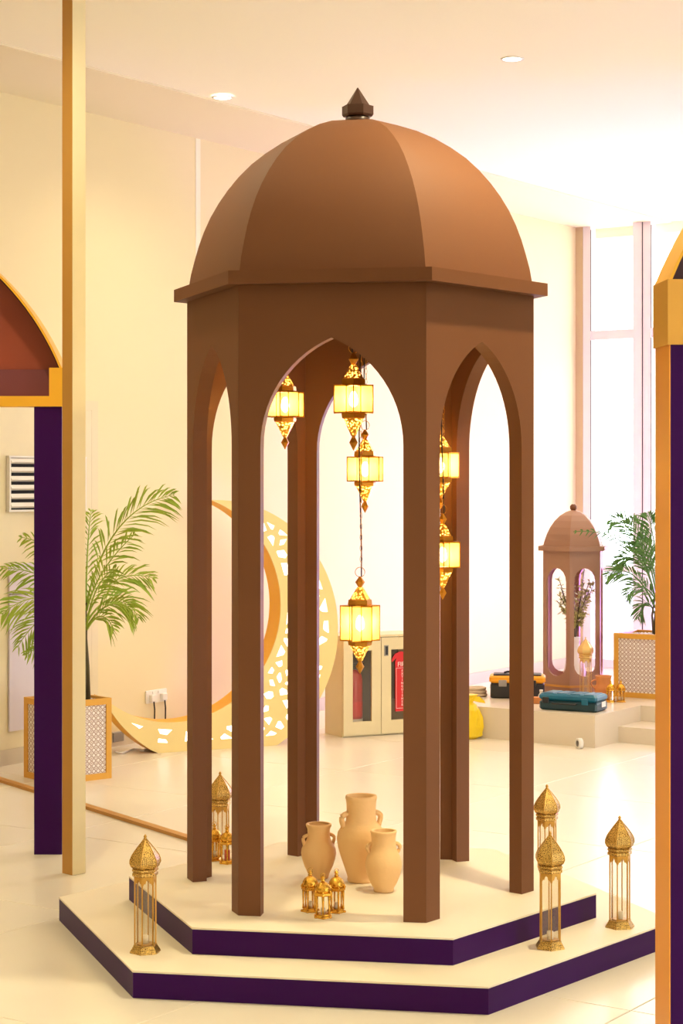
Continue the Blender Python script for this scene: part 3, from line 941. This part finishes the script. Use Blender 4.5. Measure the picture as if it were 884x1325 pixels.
FR = [((112, 780), (140, 655), (226, 640), 30, .17, .0), ((112, 790), (125, 735), (176, 690), 16, .11, -.1), ((112, 800), (140, 730), (199, 748), 22, .12, .1),
      ((112, 805), (150, 745), (180, 800), 20, .12, .2), ((112, 812), (140, 765), (172, 790), 18, .11, -.2), ((112, 812), (120, 750), (150, 735), 16, .11, -.25),
      ((111, 800), (75, 735), (2, 735), 24, .12, .1), ((111, 810), (60, 745), (2, 795), 22, .14, -.1), ((111, 815), (70, 760), (22, 838), 20, .13, .15),
      ((111, 790), (80, 700), (26, 695), 16, .10, .2), ((111, 790), (95, 720), (70, 640), 18, .13, -.2), ((111, 830), (80, 815), (32, 848), 14, .09, .1),
      ((112, 815), (132, 780), (148, 815), 14, .09, -.15), ((111, 800), (112, 700), (118, 660), 18, .12, .25)]
for k, (b_, c_, t_, nl, ll, dy) in enumerate(FR):
    b0_ = rel(b_[0], b_[1], yb, palm)
    frond(palm, b0_, rel(c_[0], c_[1], yb + dy * .5, palm), rel(t_[0], t_[1], yb + dy, palm), nl, ll, 20 + k, 'leaf', flat=.45)
for k in range(5):
    f_ = FR[k * 2]
    b0_ = rel(f_[0][0], f_[0][1], yb, palm)
    MB().tube([(bx.x + .012 * (k - 2), .01 * (k % 2), 0), ((bx.x + b0_.x) / 2 + .008 * (k - 2), 0, b0_.z * .5), b0_ ], [.010, .009, .006], 6).build('stem', 'stem', palm)

# right planter on the raised floor
rc = P(794, 901, ST_H); rcz = ANG_B
ctr2 = rc + B * PW / 2 + A * PW / 2
planter((ctr2.x, ctr2.y, ST_H), rcz, PW, .44, 'gold-framed lattice planter box on the raised floor by the windows')
palm2 = empty('potted_palm', (ctr2.x, ctr2.y, ST_H + .44 - .025), 0, 'green palm in the lattice planter in front of the tall windows', 'plant')
y2 = ctr2.y
FR2 = [((848, 770), (815, 655), (790, 676), 20, .13, -.2), ((848, 770), (825, 680), (742, 688), 12, .05, -.3), ((850, 780), (830, 690), (798, 735), 22, .13, .1),
       ((852, 780), (835, 690), (815, 670), 22, .14, .2), ((850, 790), (820, 720), (785, 745), 20, .11, -.1), ((855, 780), (848, 690), (838, 665), 22, .14, 0),
       ((855, 790), (835, 740), (810, 770), 18, .11, -.2), ((860, 780), (880, 680), (905, 690), 22, .14, 0), ((860, 790), (890, 720), (925, 760), 20, .13, .1),
       ((856, 780), (862, 680), (870, 640), 20, .14, -.1), ((850, 800), (836, 760), (826, 800), 14, .09, .1), ((852, 775), (842, 700), (826, 700), 20, .13, -.15)]
for k, (b_, c_, t_, nl, ll, dy) in enumerate(FR2):
    frond(palm2, rel(b_[0], b_[1], y2, palm2), rel(c_[0], c_[1], y2 + dy * .5, palm2), rel(t_[0], t_[1], y2 + dy, palm2), int(nl * 1.5), ll, 60 + k, 'leaf2', flat=.45, lw=.0055)
for k in range(5):
    b0_ = rel(FR2[k * 2][0][0], FR2[k * 2][0][1], y2, palm2); b1_ = rel(846 + 2 * k, 818, y2, palm2)
    MB().tube([(b1_.x, .01 * (k % 2), 0), ((b1_.x + b0_.x) / 2 + .008 * (k - 2), 0, b0_.z * .5), b0_], [.009, .008, .005], 6).build('stem', 'stem', palm2)

# ================================================================== SMALL BROWN LANTERN HOUSE
lh_y = 13.40
lh_p = Vector(((742 - CX) * lh_y / F_PX, lh_y, ST_H))
lh = empty('lantern_house', lh_p, math.radians(17), 'small taupe brown hexagonal domed lantern house with pill-shaped openings and a plant inside', 'lantern')
LR, LHt = .232, .985
zt = lambda v: CAM_Z - (v - CY) * lh_y / F_PX - ST_H
LHt = zt(712)
lap = LR * math.cos(math.pi / 6); lhalf = LR / 2
def pill(w, z0, z1, n=8):
    pts = []
    for i in range(n + 1):
        a = math.pi * i / n
        pts.append((w * math.cos(a), z1 - w * 1.0 + w * 1.15 * math.sin(a)))
    for i in range(n + 1):
        a = math.pi + math.pi * i / n
        pts.append((w * math.cos(a), z0 + w + w * math.sin(a)))
    return pts
for k in range(6):
    m = math.pi / 6 + k * math.pi / 3
    n = Vector((math.cos(m), math.sin(m), 0)); t = Vector((-math.sin(m), math.cos(m), 0))
    loop = [(-lhalf, 0), (lhalf, 0), (lhalf, LHt), (-lhalf, LHt)]
    hole = list(reversed(pill(lhalf * .72, zt(872), zt(736))))
    def place(x, z, d):
        xx = math.copysign(lhalf - .0003 - d * math.tan(math.pi / 6), x) if abs(abs(x) - lhalf) < 1e-6 else x
        p = n * (lap - d) + t * xx
        return (p.x, p.y, z)
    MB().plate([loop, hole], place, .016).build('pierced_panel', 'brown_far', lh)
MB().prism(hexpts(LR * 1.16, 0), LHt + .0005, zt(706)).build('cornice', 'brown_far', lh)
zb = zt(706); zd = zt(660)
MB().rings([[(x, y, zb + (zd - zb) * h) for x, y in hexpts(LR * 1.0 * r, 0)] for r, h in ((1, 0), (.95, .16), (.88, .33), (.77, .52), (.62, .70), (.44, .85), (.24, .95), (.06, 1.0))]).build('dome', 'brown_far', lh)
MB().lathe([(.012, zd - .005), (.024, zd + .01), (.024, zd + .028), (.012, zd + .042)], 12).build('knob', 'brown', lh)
mo_ = MB().rings([[(x, y, .045) for x, y in hexpts(LR + .010, 0)], [(x, y, .060) for x, y in hexpts(LR + .010, 0)]]).build('base_moulding', 'wood', lh)
MB().prism(hexpts(LR - .02, 0), .0, .012).build('base_board', 'brown_far', lh)
# vase with a leafy branch inside
va = empty('vase_with_branches', (lh_p.x + .01, lh_p.y, ST_H + .0125), 0, 'white vase of olive-green leafy branches inside the small brown lantern house', 'plant')
MB().lathe([(.05, 0), (.075, .05), (.08, .12), (.06, .22), (.035, .28), (.034, .34), (.042, .37)], 24).build('vase', 'white', va)
rn = random.Random(3); br_ = MB(); lv = MB()
for k in range(16):
    a = rn.uniform(0, 6.28); R_ = rn.uniform(.06, .16); zt_ = rn.uniform(.50, .88)
    p0 = Vector((0, 0, .34)); p1 = Vector((R_ * .3 * math.cos(a), R_ * .3 * math.sin(a), .55)); p2 = Vector((R_ * math.cos(a), R_ * math.sin(a), zt_))
    bz = lambda t: p0 * (1 - t) ** 2 + p1 * 2 * t * (1 - t) + p2 * t * t
    br_.tube([bz(i / 6) for i in range(7)], .003, 4)
    for i in range(46):
        t = rn.uniform(.25, 1); p = bz(t)
        d = Vector((rn.uniform(-1, 1), rn.uniform(-1, 1), rn.uniform(-.6, .8))).normalized(); L = rn.uniform(.028, .05)
        s_ = d.cross(Vector((rn.uniform(-1, 1), rn.uniform(-1, 1), 1))).normalized() * L * .22
        q = p + d * L
        if math.hypot(q.x, q.y) > .165: continue
        lv.add([p, p + d * L * .5 + s_, q, p + d * L * .5 - s_], [(0, 1, 2, 3)])
br_.build('branches', 'stem', va)
tag(lv.build('leaves', 'olive', va, fix=False), kind='stuff')

# ================================================================== BOOTHS WITH GOLD ARCHES
def booth(loc, rz, dirx, label, post_w, post_d, side_m, rim_w, panel_m, band_m, vault_m, cap_m, gold, z_lin0, z_lin1, z_cap, cap_w, span=1.9, R=1.30, depth=.5):
    """loc: floor point of the outer front corner; the booth runs along dirx * local x; local y goes back"""
    e = empty('arched_booth', loc, rz, label, 'booth', 'purple and gold arched booths')
    s = dirx
    # front post with a gold face towards the pavilion
    MB().box((s * (post_w / 2 + .004), post_d / 2, z_lin0 / 2), (post_w, post_d, z_lin0)).build('post', 'purple', e)
    MB().box((s * .002, post_d / 2, z_lin0 / 2), (.004, post_d, z_lin0)).build('post_face', side_m, e)
    # far posts
    MB().box((s * (span - post_w / 2), post_d / 2, z_lin0 / 2), (post_w, post_d, z_lin0)).build('post', 'purple', e)
    # capital block + lintel
    MB().box((s * (cap_w / 2 - .006), post_d / 2 - .004, (z_lin0 + z_cap) / 2), (cap_w, post_d + .012, z_cap - z_lin0)).build('capital_block', cap_m, e)
    MB().box((s * (span - cap_w / 2 + .006), post_d / 2 - .004, (z_lin0 + z_cap) / 2), (cap_w, post_d + .012, z_cap - z_lin0)).build('capital_block', cap_m, e)
    MB().box((s * (span / 2), post_d / 2 - .003, (z_lin0 + z_lin1) / 2), (span - 2 * cap_w + .012, post_d + .004, z_lin1 - z_lin0)).build('lintel', gold, e)
    # pointed arch rim
    a = span / 2; f0 = math.radians(22); ee = R * math.cos(f0) - a; zc_ = -R * math.sin(f0)
    def arcs(off):
        Ro = R - off; am = math.acos(ee / Ro); a_0 = math.asin(-zc_ / Ro)
        right = [(-ee + Ro * math.cos(a_0 + (am - a_0) * i / 24), zc_ + Ro * math.sin(a_0 + (am - a_0) * i / 24)) for i in range(25)]
        return [(-x, z) for x, z in right] + [(x, z) for x, z in reversed(right[:-1])]     # from one foot to the other
    o_ = arcs(0); i_ = arcs(rim_w)
    loop = o_ + list(reversed(i_))
    MB().plate([loop], lambda x, z, d: (s * (a + x), d - .004, z_cap + z), .016).build('arch_rim', gold, e)
    # vault
    for nm, mt, o1, o2 in (('vault', gold, .0, .008), ('vault_lining', vault_m, .0085, .016)):
        v1 = arcs(o1); v2 = arcs(o2)
        MB().plate([v1 + list(reversed(v2))], lambda x, z, d: (s * (a + x), .0125 + d, z_cap + z), depth).build(nm, mt, e)
    MB().plate([arcs(.017)], lambda x, z, d: (s * (a + x), depth + d - .02, z_cap + z), .02).build('back_panel', panel_m, e)
    MB().box((s * span / 2, depth - .02, (z_lin1 + z_cap) / 2), (span - .04, .03, z_cap - z_lin1 - .001)).build('frieze_panel', band_m, e)
    MB().box((s * (cap_w + .01), depth / 2 + post_d / 2, (z_lin1 + z_cap) / 2), (.015, depth - post_d - .05, z_cap - z_lin1 - .002)).build('return_panel', vault_m, e)
    return e
yl = 8.57
zz = lambda v, y: CAM_Z - (v - CY) * y / F_PX
booth(((80 - CX) * yl / F_PX, yl, 0), 0, -1, 'purple booth with a gold lintel and brick-red arched canopy behind the cream pole',
      .122, .10, 'purple', .010, 'maroon', 'maroon2', 'darkplum', 'yellow', 'yellow', zz(526, yl), zz(512.5, yl), zz(476, yl), .062, R=1.25, depth=.15)
yr = 5.30
booth(((866 - CX) * yr / F_PX, yr, 0), math.radians(4), 1, 'purple booth post with gold side and gold arch cap nearest the floor lanterns',
      .13, .165, 'orange', .008, 'darkplum', 'maroon2', 'darkplum', 'gold_post', 'yellow', zz(446, yr), zz(420, yr), zz(361.5, yr), .30, R=1.25, depth=.165)

# cream pole up to the ceiling
pc = P(94, 1133)
pole = empty('square_pole', (pc.x, pc.y, 0), math.radians(47), 'tall square cream pole rising from floor to ceiling in front of the purple booth', 'pole')
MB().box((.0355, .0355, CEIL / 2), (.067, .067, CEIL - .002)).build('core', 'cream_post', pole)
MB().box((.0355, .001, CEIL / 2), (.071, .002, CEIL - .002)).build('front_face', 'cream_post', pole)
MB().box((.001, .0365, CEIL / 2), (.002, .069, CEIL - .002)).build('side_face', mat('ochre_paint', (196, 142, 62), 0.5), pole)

# wooden strip on the floor
s0, s1 = P(-30, 1001), P(252, 1089)
dv = s1 - s0
tag(MB().box(((s0.x + s1.x) / 2, (s0.y + s1.y) / 2, .008), (dv.length, .045, .016), math.atan2(dv.y, dv.x)).build('floor_strip', 'wood'),
    'thin gold wooden strip lying across the tiled floor by the cream pole', 'floor strip')

# ================================================================== FIRE CABINET
cab = empty('fire_cabinet', (.004, 12.47, 0), math.atan2(.47, 1.0), 'low cream metal fire extinguisher cabinet with two windowed doors', 'cabinet')
CW, CD, CH = .56, .27, .655
bd = MB()
bd.box((.008, CD / 2, CH / 2), (.016, CD, CH)); bd.box((CW - .008, CD / 2, CH / 2), (.016, CD, CH))
bd.box((CW / 2, CD - .008, CH / 2), (CW - .034, .014, CH)); bd.box((CW / 2, CD / 2 - .01, .012), (CW - .034, CD - .03, .022))
bd.build('body', 'cabinet', cab)
MB().box((CW / 2, CD / 2, CH + .0075), (CW + .012, CD + .012, .014)).build('top', 'cabinet', cab)
MB().box((CW / 2, CD - .02, CH / 2), (CW - .04, .006, CH - .04)).build('back_lining', 'cabinet_in', cab)
for k in range(2):
    x0 = .002 + k * CW / 2; w_ = CW / 2 - .004
    wl = (.068, w_ - .068) if k == 0 else (.072, w_ - .06)
    loop = [(x0, .012), (x0 + w_, .012), (x0 + w_, CH - .003), (x0, CH - .003)]
    hole = [(x0 + wl[0], .10), (x0 + wl[0], CH - .085), (x0 + wl[1], CH - .085), (x0 + wl[1], .10)]
    dr = MB().plate([loop, hole], lambda x, z, d: (x, -.018 + d, z), .016).build('door', 'cabinet', cab)
    MB().box((x0 + (wl[0] + wl[1]) / 2, -.008, CH / 2 + .007), (wl[1] - wl[0] - .002, .003, CH - .187)).build('glass_pane', 'pane', dr)
    hx = x0 + .035 if k == 1 else None
    if hx:
        MB().box((hx, -.0195, CH - .09), (.030, .003, .070)).build('latch_plate', 'grey', dr)
        MB().box((hx + .002, -.0215, CH - .09), (.018, .002, .056)).build('latch', 'black', dr)
# red extinguisher behind the left door
ex = MB().lathe([(.062, 0), (.066, .01), (.066, .34), (.058, .38), (.03, .405), (.02, .41)], 24)
exo = empty('fire_extinguisher', cab.matrix_world @ Vector((0, 0, 0)), 0, 'red fire extinguisher standing behind the left glass door of the cabinet', 'extinguisher')
bpy.context.view_layer.update()
exo.location = cab.matrix_world @ Vector((.135, .12, .0235))
exo.rotation_euler = (0, 0, cab.rotation_euler[2])
ex.build('cylinder', 'red', exo)
MB().lathe([(.0668, .10), (.0668, .20)], 24, cap0=False, cap1=False).build('label_band', 'red_label', exo)
MB().lathe([(.0672, .02), (.0672, .085)], 24, cap0=False, cap1=False).build('paper_tag', 'white', exo)
MB().box((0, 0, .425), (.03, .03, .03)).build('valve', 'black', exo)
MB().box((.03, 0, .445), (.10, .02, .012)).build('lever', 'black', exo)
# red decal with lettering behind the right door glass
dec = empty('fire_sign', (0, 0, 0), cab.rotation_euler[2], 'red extinguisher-shaped FIRE sign on the right glass door of the cabinet', 'sign')
X0 = CW / 2 + .002 + .072
dec.location = cab.matrix_world @ Vector((X0, -.0175, 0))
# local x right, z up
sil = [(.027, .155), (.135, .155), (.135, .47), (.130, .50), (.120, .52), (.120, .535), (.105, .548), (.065, .556), (.025, .54), (.002, .505), (.0, .485),
       (.010, .490), (.028, .508), (.036, .508), (.027, .488)]
MB().plate([sil], lambda x, z, d: (x + .004, d, z), .003).build('silhouette', 'red_label', dec)
fr = MB()
for c_, s_ in (((.0385, -.0006, .31), (.0018, .001, .27)), ((.1315, -.0006, .31), (.0018, .001, .27)), ((.085, -.0006, .1755), (.094, .001, .0018)), ((.085, -.0006, .4445), (.094, .001, .0018))):
    fr.box(c_, s_)
fr.build('white_border', 'white', dec)
def text_mesh(name, body, size, parent, loc, material):
    c = bpy.data.curves.new(name, 'FONT'); c.body = body; c.size = size; c.align_x = 'CENTER'; c.align_y = 'CENTER'; c.extrude = .0004
    o = bpy.data.objects.new(name, c)
    dg = bpy.context.evaluated_depsgraph_get()
    COL.objects.link(o); bpy.context.view_layer.update()
    me = bpy.data.meshes.new_from_object(o.evaluated_get(bpy.context.evaluated_depsgraph_get()))
    bpy.data.objects.remove(o); bpy.data.curves.remove(c)
    r = bpy.data.objects.new(name, me); COL.objects.link(r)
    me.materials.clear(); me.materials.append(M[material])
    r.parent = parent; r.location = loc; r.rotation_euler = (math.pi / 2, 0, 0)
    return r
text_mesh('lettering', 'FIRE', .044, dec, (.087, -.0006, .468), 'white')
for k, chx in enumerate('EXTINGUISHER'):
    text_mesh('lettering', chx, .022, dec, (.083, -.0006, .425 - k * .0208), 'white')

# ================================================================== THINGS ON THE RAISED FLOOR
def rbox(mb, c, s, r=.01, rz=0.0):
    """box with chamfered vertical and top edges"""
    x, y, z = s[0] / 2, s[1] / 2, s[2] / 2
    def ring(x_, y_, zz_, rr):
        pts = [(-x_ + rr, -y_), (x_ - rr, -y_), (x_, -y_ + rr), (x_, y_ - rr), (x_ - rr, y_), (-x_ + rr, y_), (-x_, y_ - rr), (-x_, -y_ + rr)]
        R = Matrix.Rotation(rz, 3, 'Z')
        return [R @ Vector((px, py, zz_)) + Vector(c) for px, py in pts]
    return mb.rings([ring(x - r, y - r, -z, r), ring(x, y, -z + r, r), ring(x, y, z - r, r), ring(x - r, y - r, z, r)])
# orange-lidded toolbox
tp = P(670.5, 903, ST_H)
tb = empty('toolbox', (tp.x, tp.y + .04, ST_H), math.radians(-6), 'black toolbox with an orange lid on the raised floor', 'toolbox')
rbox(MB(), (0, 0, .0525), (.37, .18, .105), .010).build('body', 'black', tb)
rbox(MB(), (0, 0, .13), (.385, .195, .048), .012).build('lid', 'tool_orange', tb)
ld = rbox(MB(), (0, 0, .159), (.33, .14, .010), .004).build('lid_tray', 'black', tb)
MB().tube([(-.09, 0, .163), (-.09, 0, .17), (-.07, 0, .176), (.07, 0, .176), (.09, 0, .17), (.09, 0, .163)], .007, 8).build('handle', 'black', tb)
for sx in (-1, 1):
    rbox(MB(), (sx * .10, -.0985, .105), (.055, .012, .045), .003).build('latch', 'grey' if sx < 0 else 'black', tb)
# teal tool case
cp = P(771, 923, ST_H)
ca = ANG_B + math.radians(6)
cdir = Vector((math.cos(ca), math.sin(ca), 0)); cn = Vector((-cdir.y, cdir.x, 0))
cc = cp - cdir * .2 + cn * .115
tc_ = empty('tool_case', (cc.x, cc.y, ST_H), ca, 'flat teal plastic power tool case at the edge of the raised floor', 'case')
rbox(MB(), (0, 0, .032), (.40, .20, .064), .012).build('base_shell', 'teal_dark', tc_)
rbox(MB(), (0, 0, .086), (.405, .205, .042), .012).build('lid_shell', 'teal', tc_)
MB().tube([(-.10, -.10, .048), (-.10, -.122, .048), (.06, -.122, .048), (.06, -.10, .048)], .006, 8).build('handle', 'black', tc_)
for x in (-.15, .12):
    rbox(MB(), (x, -.104, .065), (.045, .010, .038), .003).build('latch', 'black' if x < 0 else 'teal', tc_)
for k in range(4):
    rbox(MB(), (-.14 + k * .093, 0, .1085), (.07, .16, .006), .002).build('lid_rib', 'teal', tc_)
MB().box((.2035, .02, .045), (.002, .07, .035)).build('sticker', 'white', tc_)
# little things round the toolboxes
bp = P(690, 910, ST_H)
wb = rbox(MB(), (0, 0, .021), (.10, .07, .042), .003).build('wooden_block', 'clay', None, (bp.x + .02, bp.y, ST_H))
tag(wb, 'small orange-brown block between the toolbox and the teal case', 'block')
bt = empty('small_bottle', (P(694, 903, ST_H).x, 12.62 + .02, ST_H), 0, 'little white bottle beside the toolbox, behind the teal case', 'bottle')
MB().lathe([(.018, 0), (.019, .004), (.019, .055), (.010, .07), (.010, .078)], 16).build('body', 'white', bt)
MB().lathe([(.012, .078), (.012, .092)], 12).build('cap', 'white', bt)
cl = P(622, 902, ST_H)
co = MB()
for k in range(3):
    co.tube([((.070 - .004 * k) * math.cos(a), (.060 - .004 * k) * math.sin(a), .012 + .022 * k) for a in [i * math.pi / 12 for i in range(24)]], .012, 8, closed=True)
tag(co.build('rope_coil', 'beige', None, (cl.x - .03, cl.y + .05, ST_H)), 'beige coiled rope lying on the raised floor next to the toolbox', 'rope')
# yellow plastic bag on the floor
bgp = P(606, 955)
bag = empty('plastic_bag', (bgp.x, bgp.y - .02, 0), 0, 'crumpled yellow plastic bag against the raised floor', 'bag')
rn = random.Random(8); R_ = []
for r, z in ((.05, 0), (.085, .02), (.095, .08), (.09, .14), (.075, .19), (.05, .225), (.03, .24), (.045, .27), (.06, .29)):
    R_.append([((r * rn.uniform(.82, 1.12)) * math.cos(2 * math.pi * i / 18), (r * .9 * rn.uniform(.82, 1.1)) * math.sin(2 * math.pi * i / 18), z) for i in range(18)])
MB().rings(R_, True, True).build('sack', 'bag', bag)
MB().plate([[(0, 0), (.05, .01), (.085, -.02), (.09, -.035), (.05, -.03), (.01, -.02)]], lambda x, z, d: (x + .02, -.02 + d, .27 + z), .004).build('loose_flap', 'bag', bag)
# white tape roll
tr = P(751, 968)
tq = empty('tape_roll', (tr.x - .01, tr.y - .03, 0), math.radians(20), 'small white tape roll standing on the floor before the raised floor', 'tape')
R_ = [[Vector((x, r * math.cos(a), .034 + r * math.sin(a))) for x, r in ((-.014, .021), (.014, .021), (.014, .034), (-.014, .034))] for a in [i * math.pi / 12 for i in range(25)]]
MB().rings(R_, False, False, True).build('roll', 'white', tq)
MB().rings([[Vector((x, r * math.cos(a), .034 + r * math.sin(a))) for x, r in ((-.013, .018), (.013, .018), (.013, .0208), (-.013, .0208))] for a in [i * math.pi / 12 for i in range(25)]], False, False, True).build('core', 'grey', tq)

# ================================================================== WALL SOCKET, CABLES
ws = on_wall(201); zs_ = CAM_Z - (900.5 - CY) * ws.y / F_PX
so = empty('wall_socket', AB(ws.dot(A), WB, zs_), ANG_A, 'white double wall socket with two plugs and black leads', 'socket')
rbox(MB(), (0, -.006, 0), (.21, .012, .085), .003).build('face_plate', 'white', so)
for x in (-.055, .055):
    pg = rbox(MB(), (x, -.026, -.008), (.05, .028, .045), .004).build('plug', 'white', so)
    MB().tube([(x, -.035, -.03), (x + .005, -.037, -.08), (x + .012, -.03, -.16), (x + .012, -.012, -zs_ + .10), (x + .02, -.03, -zs_ + .01)], .005, 6).build('lead', 'cord', so)
for dx_, nm in ((-.036, 'switch'), (.020, 'switch')):
    rbox(MB(), (dx_, -.014, .025), (.014, .006, .016), .001).build(nm, 'white', so)
w2 = on_wall(150)
fs_ = empty('skirting_outlet', AB(w2.dot(A), WB + .016, .06), ANG_A, 'grey outlet plate on the skirting behind the planter', 'socket')
rbox(MB(), (0, -.005, 0), (.10, .010, .06), .002).build('plate', 'grey', fs_)
cb = P(150, 978); pts = []
for i in range(26):
    q_ = i / 25
    p_ = P(150 + 42 * q_, 975 - 5 * q_ + 1.6 * math.sin(q_ * 9))
    pts.append((p_.x, p_.y, .008))
tag(MB().tube(pts, .007, 6).build('floor_cable', 'white'), 'white cable snaking over the floor below the crescent tip', 'cable')
